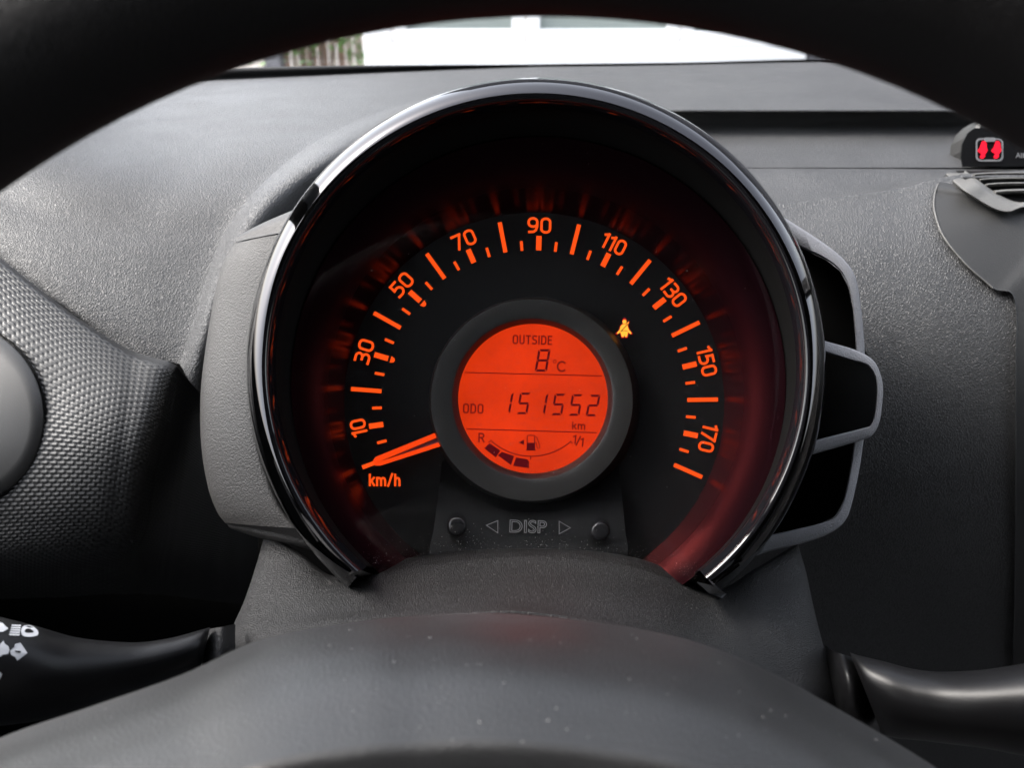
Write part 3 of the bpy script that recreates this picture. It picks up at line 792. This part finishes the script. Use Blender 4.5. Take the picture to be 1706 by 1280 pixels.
# display buttons and their smoked plate
patch('button_plate', [[(737, 768, .3512), (886, 768, .3512), (1030, 762, .3512)], [(733, 800, .3500), (886, 805, .3500), (1033, 800, .3500)], [(728, 840, .347), (886, 846, .347), (1038, 845, .347)],
                       [(722, 885, .342), (886, 890, .342), (1042, 888, .342)], [(716, 915, .338), (886, 917, .338), (1046, 912, .338)], [(714, 960, .334), (886, 960, .334), (1048, 960, .334)]], M['smoke'], clu, 40, 30, label='smoked trapezoid plate under the display')
for (u, v, r) in ((761, 877, 16.5), (1000, 885, 16.0)):
    rings('display_button', [(u, v - 6, r, .344), (u, v, r, .336), (u, v + .6, r - 1, .3350), (u, v + 1, r - 4, .3345), (u, v + 1.2, 4, .3347)], M['button'], clu, 0, 360, 40, cap=True, sharp=60)
lettering('button_text', 'DISP', 880, 877.5, 62, 22, LR, .3415, M['embossed'], clu, offset=0.0, wire=.022, th=.0004)
for tri in ([(809, 875.5), (830, 867), (830, 889.6)], [(931, 868), (951.5, 880), (931, 891)]):
    c = np.mean(tri, 0)
    V = [P(u, v, .3392) for u, v in tri] + [P(*(c + (np.array(q) - c) * .82), .3392) for q in tri]
    mk('arrow_symbol', V, [(0, 1, 4, 3), (1, 2, 5, 4), (2, 0, 3, 5)], M['embossed'], clu, smooth=False)
# clear lens
rings('lens', [(897, 636, 414, .3226), (896, 636, 300, .3226), (896, 636, 150, .3226), (896, 636, 6, .3226)], M['glass'], clu, 0, 360, 128, cap=True, label='clear lens over the dial')
# grey housing, left side
oc = [(392, 404), (372, 440), (355, 510), (342, 590), (335, 660), (336, 740), (347, 810), (362, 852), (376, 872)]
ic = [(486, 388), (462, 440), (440, 510), (424, 590), (418, 660), (424, 740), (444, 810), (462, 850), (486, 880)]
mid = [((a[0] * .55 + b[0] * .45), (a[1] * .5 + b[1] * .5)) for a, b in zip(oc, ic)]
patch('side_housing', [[(u + 30, v, .44) for u, v in oc], [(u + 3, v, .372) for u, v in oc], [(u, v, .354) for u, v in oc], [(u + 7, v, .346) for u, v in oc], [(u, v, .339) for u, v in mid], [(u, v, .3345) for u, v in ic], [(u + 14, v, .338) for u, v in ic]], M['pod'], clu, 90, 60, label='warm grey housing left of the ring')
patch('housing_top', [[(396, 402, .352), (440, 393, .343), (490, 384, .336), (505, 380, .337)], [(392, 400, .354), (440, 390, .3445), (490, 382, .3375), (505, 378, .338)], [(398, 392, .36), (440, 372, .352), (490, 352, .345), (515, 340, .345)], [(402, 390, .40), (442, 370, .39), (494, 348, .38), (518, 338, .38)]], M['pod'], clu, 40, 30)
patch('housing_base', [[(370, 862, .350), (420, 866, .342), (480, 876, .336), (520, 890, .336)], [(366, 858, .353), (420, 862, .3435), (480, 872, .3372), (520, 884, .337)][::1],
                       [(384, 882, .356), (430, 896, .350), (490, 908, .345), (540, 925, .345)], [(400, 884, .40), (440, 898, .40), (500, 908, .40), (550, 925, .40)]][0:1] +
      [[(378, 874, .3515), (424, 880, .345), (484, 892, .340), (530, 905, .340)], [(386, 882, .358), (430, 896, .352), (490, 909, .348), (545, 925, .348)], [(402, 884, .40), (440, 896, .40), (500, 908, .40), (552, 925, .40)]], M['pod'], clu, 40, 30)
# open frame, right side
def strip(name, outer, inner, d0, d1, m, parent, nb=140, **k):
    o2, i2 = cr(outer, nb), cr(inner, nb)
    def rw(c, d): return [P(u, v, d) for u, v in c]
    mx = (o2 + i2) / 2
    o3, i3 = o2 + (mx - o2) * .25, i2 + (mx - i2) * .25
    gg = np.array([rw(o2, d1), rw(o2, d0 + .0018), rw(o2 + (mx - o2) * .1, d0 + .0006), rw(o3, d0), rw(i3, d0), rw(i2 + (mx - i2) * .1, d0 + .0006), rw(i2, d0 + .0018), rw(i2, d1)])
    vv, ff = gridmesh(gg)
    return mk(name, vv, ff, m, parent, sharp=60, **k)
up_o = [(1290, 352), (1320, 371), (1375, 407), (1407, 434), (1425, 462), (1434, 510), (1439, 560), (1441, 600)]
up_i = [(1290, 388), (1339, 415), (1375, 432), (1400, 452), (1414, 480), (1421, 515), (1425, 560), (1427, 600)]
lo_o = [(1441, 720), (1437, 745), (1432, 780), (1421, 832), (1408, 868), (1380, 890), (1335, 906), (1279, 920), (1250, 930)]
lo_i = [(1425, 720), (1422, 745), (1417, 780), (1406, 832), (1391, 860), (1365, 873), (1301, 888), (1270, 895), (1245, 905)]
tb_o = [(1360, 562), (1377, 569), (1424, 583), (1454, 600), (1467, 625), (1471, 653), (1466, 699), (1455, 723), (1437, 733), (1359, 756), (1340, 762)]
tb_i = [(1360, 582), (1380, 589), (1415, 600), (1444, 608), (1457, 625), (1461, 648), (1458, 688), (1451, 708), (1437, 714), (1366, 732), (1340, 740)]
strip('side_frame', up_o, up_i, .346, .41, M['frame'], clu, label='grey open frame right of the ring')
strip('side_frame', lo_o, lo_i, .346, .41, M['frame'], clu)
strip('frame_tab', tb_o, tb_i, .340, .40, M['frame'], clu)
bk = up_i[:-1] + [(1458, 610), (1462, 650), (1456, 705)] + lo_i[1:] + [(1200, 900), (1200, 380)]
V = [P(u, v, .409) for u, v in bk]
mk('frame_back', V, [t for t in tessellate_polygon([[Vector((u, v, 0)) for u, v in bk]])], M['void'], clu, smooth=False)
# back shell closes the pod
rings('back_shell', [(*bc, 472, .335), (*bc, 450, .37), (893, 640, 380, .405), (893, 650, 100, .41)], M['void'], clu, 0, 360, 80, cap=True)

# ------------------------------------------------------------------ steering column shroud
shr = thing('column_shroud', 'dusty grained black steering column shroud below the speedometer', 'steering column', tuple(P(880, 1200, .30)))
c0 = [445, 500, 560, 640, 760, 890, 1020, 1110, 1190, 1260, 1325]
t0 = [892, 925, 962, 940, 922, 917, 925, 948, 985, 950, 912]
top = [(u, v, d) for u, v, d in zip(c0, t0, [.355, .342, .335, .334, .333, .332, .333, .334, .336, .343, .356])]
m1 = [(432, 940, .345), (490, 962, .329), (560, 978, .319), (650, 972, .311), (760, 965, .305), (885, 962, .302), (1010, 968, .304), (1110, 984, .311), (1195, 1008, .319), (1270, 985, .330), (1338, 955, .347)]
m2 = [(412, 1000, .332), (470, 1015, .313), (550, 1018, .298), (650, 1010, .287), (760, 1003, .280), (878, 1001, .277), (1005, 1008, .279), (1110, 1028, .286), (1200, 1055, .296), (1285, 1050, .311), (1350, 1010, .334)]
m3 = [(392, 1045, .322), (450, 1050, .302), (540, 1038, .285), (650, 1027, .273), (760, 1018, .266), (874, 1016, .263), (1000, 1032, .265), (1105, 1058, .272), (1205, 1096, .282), (1300, 1128, .298), (1370, 1090, .324)]
m4 = [(378, 1085, .318), (435, 1080, .297), (535, 1056, .280), (650, 1040, .268), (760, 1026, .258), (872, 1023, .255), (998, 1042, .257), (1102, 1067, .263), (1205, 1107, .273), (1305, 1162, .289), (1395, 1170, .318)]
m5 = [(375, 1130, .320), (430, 1120, .300), (530, 1095, .284), (650, 1075, .272), (760, 1065, .266), (870, 1062, .264), (995, 1082, .266), (1100, 1106, .272), (1200, 1148, .281), (1300, 1206, .297), (1400, 1225, .320)]
m6 = [(375, 1260, .330), (430, 1260, .31), (530, 1260, .30), (650, 1260, .29), (760, 1260, .285), (870, 1260, .284), (995, 1260, .285), (1100, 1260, .29), (1200, 1260, .30), (1300, 1270, .31), (1400, 1290, .33)]
# side walls wrap backwards
def wrap(r):
    a, b = r[0], r[-1]
    return [(a[0] + 10, a[1] + 2, a[2] + .10), (a[0] + 1, a[1], a[2] + .02)] + r + [(b[0] - 1, b[1], b[2] + .02), (b[0] - 10, b[1] + 2, b[2] + .10)]
lead = [(u, v + (2 if 540 < u < 1200 else -1), d + .012) for u, v, d in top]
shell = patch('upper_shell', [wrap(r) for r in (lead, top, m1, m2, m3, m4, m5, m6)], M['shroud'], shr, 160, 110)
# clips beside the ring ends
drape('trim_clip', [[(562, 968), (600, 950), (622, 958), (580, 972)]], shell, M['pod'], shr, off=.0012)
drape('trim_clip', [[(1160, 970), (1186, 976), (1210, 990), (1203, 997), (1182, 990)]], shell, M['frame'], shr, off=.0012)
patch('stalk_boss', [[(335, 1052, .335), (352, 1048, .305), (370, 1045, .299), (392, 1040, .312)], [(333, 1085, .325), (346, 1085, .296), (366, 1085, .290), (392, 1085, .30)], [(328, 1125, .325), (338, 1130, .296), (362, 1130, .290), (392, 1130, .30)], [(325, 1190, .335), (338, 1190, .31), (362, 1190, .305), (392, 1190, .31)]], M['shroud'], shr, 24, 24)
patch('stalk_boss', [[(1375, 1076, .335), (1390, 1086, .312), (1408, 1092, .307), (1432, 1100, .325)], [(1380, 1120, .325), (1398, 1125, .302), (1422, 1130, .297), (1448, 1135, .315)], [(1385, 1170, .325), (1404, 1175, .302), (1432, 1185, .297), (1462, 1195, .315)], [(1395, 1260, .335), (1412, 1260, .315), (1442, 1260, .31), (1472, 1260, .325)]], M['stalk'], shr, 24, 24)

# ------------------------------------------------------------------ stalks
def stalk(name, secs, m, parent, n=40, ns=60):
    """secs: (top u,v) (bottom u,v) depth, half depth"""
    a = cr(np.array([(t[0], t[1], b[0], b[1], d, hd2) for t, b, d, hd2 in secs]), ns)
    gg = []
    for tu, tv_, bu, bv, d, h2 in a:
        cu, cv, ru, rv = (tu + bu) / 2, (tv_ + bv) / 2, (bu - tu) / 2, (bv - tv_) / 2
        gg.append([P(cu - math.cos(q) * ru, cv - math.cos(q) * rv, d - math.sin(q) * h2) for q in np.linspace(0, 2 * math.pi, n, endpoint=False)])
    gg = np.array(gg); vv, ff = gridmesh(gg, wrap=True)
    ff.append(tuple(range(n))); ff.append(tuple((ns - 1) * n + j for j in range(n)))
    return mk(name, vv, ff, m, parent, sharp=60)
ls = thing('indicator_stalk', 'black light and indicator stalk with white symbols left of the wheel', 'stalk', tuple(P(150, 1190, .27)), 'column stalks')
lever = stalk('lever', [((350, 1046), (334, 1116), .296, .009), ((335, 1050), (318, 1122), .292, .010), ((282, 1064), (268, 1140), .287, .011), ((220, 1071), (205, 1160), .282, .012), ((130, 1063), (120, 1190), .274, .014), ((50, 1041), (45, 1205), .266, .015), ((-60, 1015), (-60, 1215), .258, .016), ((-200, 990), (-200, 1215), .25, .017)], M['stalk'], ls)
def sy(x, y): return (x / 7.108, 1010 + y / 7.111)
lampo = [(248, 300), (262, 255), (300, 232), (350, 230), (400, 250), (440, 285), (455, 318), (445, 345), (400, 362), (340, 368), (290, 360), (262, 345)]
lampi = [(290, 300), (305, 275), (335, 268), (370, 280), (400, 305), (385, 318), (330, 322), (300, 315)]
ring_o = cr(lampo + lampo[:1], 49)[:-1]; ring_i = cr(lampi + lampi[:1], 49)[:-1]
polys = []
for i in range(48):
    j = (i + 1) % 48
    t = lambda q, arr: arr[min(range(len(arr)), key=lambda z: abs(math.atan2(arr[z][1] - 302, arr[z][0] - 345) - math.atan2(q[1] - 302, q[0] - 345)))]
    polys.append([sy(*ring_o[i]), sy(*ring_o[j]), sy(*ring_i[j]), sy(*ring_i[i])])
for k in range(5):
    y = 222 + 27 * k
    polys.append([sy(140 - k * 7, y), sy(250 - k * 4, y + 4), sy(246 - k * 4, y + 22), sy(134 - k * 7, y + 16)])
arrow = [(120, 535), (170, 490), (178, 455), (242, 438), (325, 560), (205, 650), (180, 605), (130, 580)]
polys2 = [[sy(*q) for q in arrow]]
polys3 = [[sy(*q) for q in [(-60, 490), (0, 455), (40, 412), (55, 450), (100, 480), (112, 530), (95, 570), (30, 580), (0, 610), (-40, 580)]],
          [sy(*q) for q in [(-60, 240), (0, 195), (30, 200), (60, 235), (100, 270), (40, 305), (-50, 315)]], [sy(*q) for q in [(-60, 780), (0, 785), (28, 810), (0, 870), (-60, 880)]]]
drape('headlamp_symbol', polys, lever, M['white'], ls)
drape('arrow_symbol', polys2, lever, M['white'], ls)
drape('arrow_symbol', polys3[:1], lever, M['white'], ls)
drape('switch_symbol', polys3[1:], lever, M['white'], ls)
drape('arrow_slot', [[sy(175, 530), sy(245, 535), sy(250, 555), sy(225, 560), sy(180, 545)]], lever, M['stalk'], ls, off=.0006)
rs = thing('wiper_stalk', 'plain black wiper stalk right of the steering wheel hub', 'stalk', tuple(P(1560, 1250, .28)), 'column stalks')
stalk('lever', [((1416, 1088), (1470, 1225), .302, .012), ((1428, 1092), (1480, 1228), .298, .013), ((1470, 1102), (1500, 1232), .294, .014), ((1520, 1115), (1535, 1235), .290, .014), ((1570, 1120), (1575, 1240), .286, .014), ((1640, 1116), (1640, 1248), .280, .015), ((1720, 1104), (1720, 1262), .274, .016), ((1850, 1085), (1850, 1270), .265, .018)], M['stalk'], rs)

# ------------------------------------------------------------------ steering wheel
wh = thing('steering_wheel', 'black steering wheel with blurred rim arching over the speedometer', 'steering wheel', tuple(P(907, 1603, .17)))
DW, RI = .150, .160
wc = P(907, 1603, DW)
RI += .0017
tr = .0155
path = [wc + (RI + tr + .0005) * (AX * math.cos(t) + AU * math.sin(t)) for t in np.linspace(0, 2 * math.pi, 160, endpoint=False)]
tube('rim', path, [(.0165, tr)] * 160, M['rim'], wh, n=32, closed=True)
hu = [-420, -100, 21, 151, 302, 436, 598, 700, 831, 990, 1148, 1282, 1401, 1563, 1760, 2000]
hv = [1420, 1275, 1222, 1178, 1125, 1066, 1036, 1027, 1022, 1037, 1067, 1120, 1185, 1282, 1420, 1600]
hdp = [.20, .204, .206, .208, .210, .212, .214, .215, .215, .214, .212, .210, .208, .206, .204, .20]
def hr(dv, dd, sq=1.0):
    return [(u, 1025 + (v - 1025) * sq + dv, d + dd) for u, v, d in zip(hu, hv, hdp)]
patch('hub_pad', [hr(60, .03), hr(14, .004), hr(0, -.002), hr(12, -.012), hr(40, -.026), hr(75, -.036), hr(110, -.043, .97), hr(160, -.050, .92), hr(195, -.0545, .89), hr(215, -.0568, .86), hr(240, -.058, .83), hr(280, -.058, .81), hr(340, -.055, .8), hr(600, -.045, .8)], M['hub'], wh, 120, 90)

# ------------------------------------------------------------------ dust specks
def specks(name, pts, m, parent, **k):
    V, Fc = [], []
    for p, r in pts:
        b = len(V); q = np.random.randn(3, 3); q, _ = np.linalg.qr(q)
        V += [p + q[0] * r, p - q[0] * r, p + q[1] * r * .8, p - q[1] * r * .8, p + q[2] * r * .7, p - q[2] * r * .7]
        Fc += [(b + i, b + j, b + kk) for i in (0, 1) for j in (2, 3) for kk in (4, 5)]
    return mk(name, V, Fc, m, parent, smooth=True, **k)
bt = bvh_of(shell); pts = []
while len(pts) < 2600:
    u = random.uniform(470, 1330)
    v = float(np.interp(u, c0, t0)) + abs(random.gauss(0, 20)) + 2 if random.random() < .75 else random.uniform(930, 1080)
    dr = Vector(P(u, v, 1.0) - CAM).normalized(); h = bt.ray_cast(Vector(CAM), dr)
    if h[0] is None: continue
    r = .000035 + .00012 * random.random() ** 4
    if random.random() < .006: r = .00022
    pts.append((np.array(h[0]) - np.array(dr) * r * .3, r))
specks('dust_specks', pts, M['dust'], shr, kind='stuff')
pts = []
for k in range(140):
    a = random.uniform(0, 2 * math.pi); rr_ = 405 * math.sqrt(random.random())
    pts.append((P(896 + rr_ * math.cos(a), 636 + rr_ * math.sin(a), .3222), .00006 + .00016 * random.random() ** 4))
for k in range(1100):
    u = random.uniform(600, 1180); v = float(np.interp(u, c0, t0)) - abs(random.gauss(0, 16)) - 2
    pts.append((P(u, v, .3222), .00003 + .00013 * random.random() ** 4))
specks('dust_specks', pts, M['dust'], clu, kind='stuff')

bh = bvh_of(bpy.data.objects['hub_pad']); pts = []
while len(pts) < 90:
    u, v = random.uniform(150, 1500), random.uniform(1040, 1240)
    dr = Vector(P(u, v, 1.0) - CAM).normalized(); h = bh.ray_cast(Vector(CAM), dr)
    if h[0] is not None: pts.append((np.array(h[0]), .00010 + .00022 * random.random() ** 2))
specks('dust_specks', pts, M['dust'], wh, kind='stuff')
for o in bpy.data.objects:
    if '_o' in o: del o['_o']
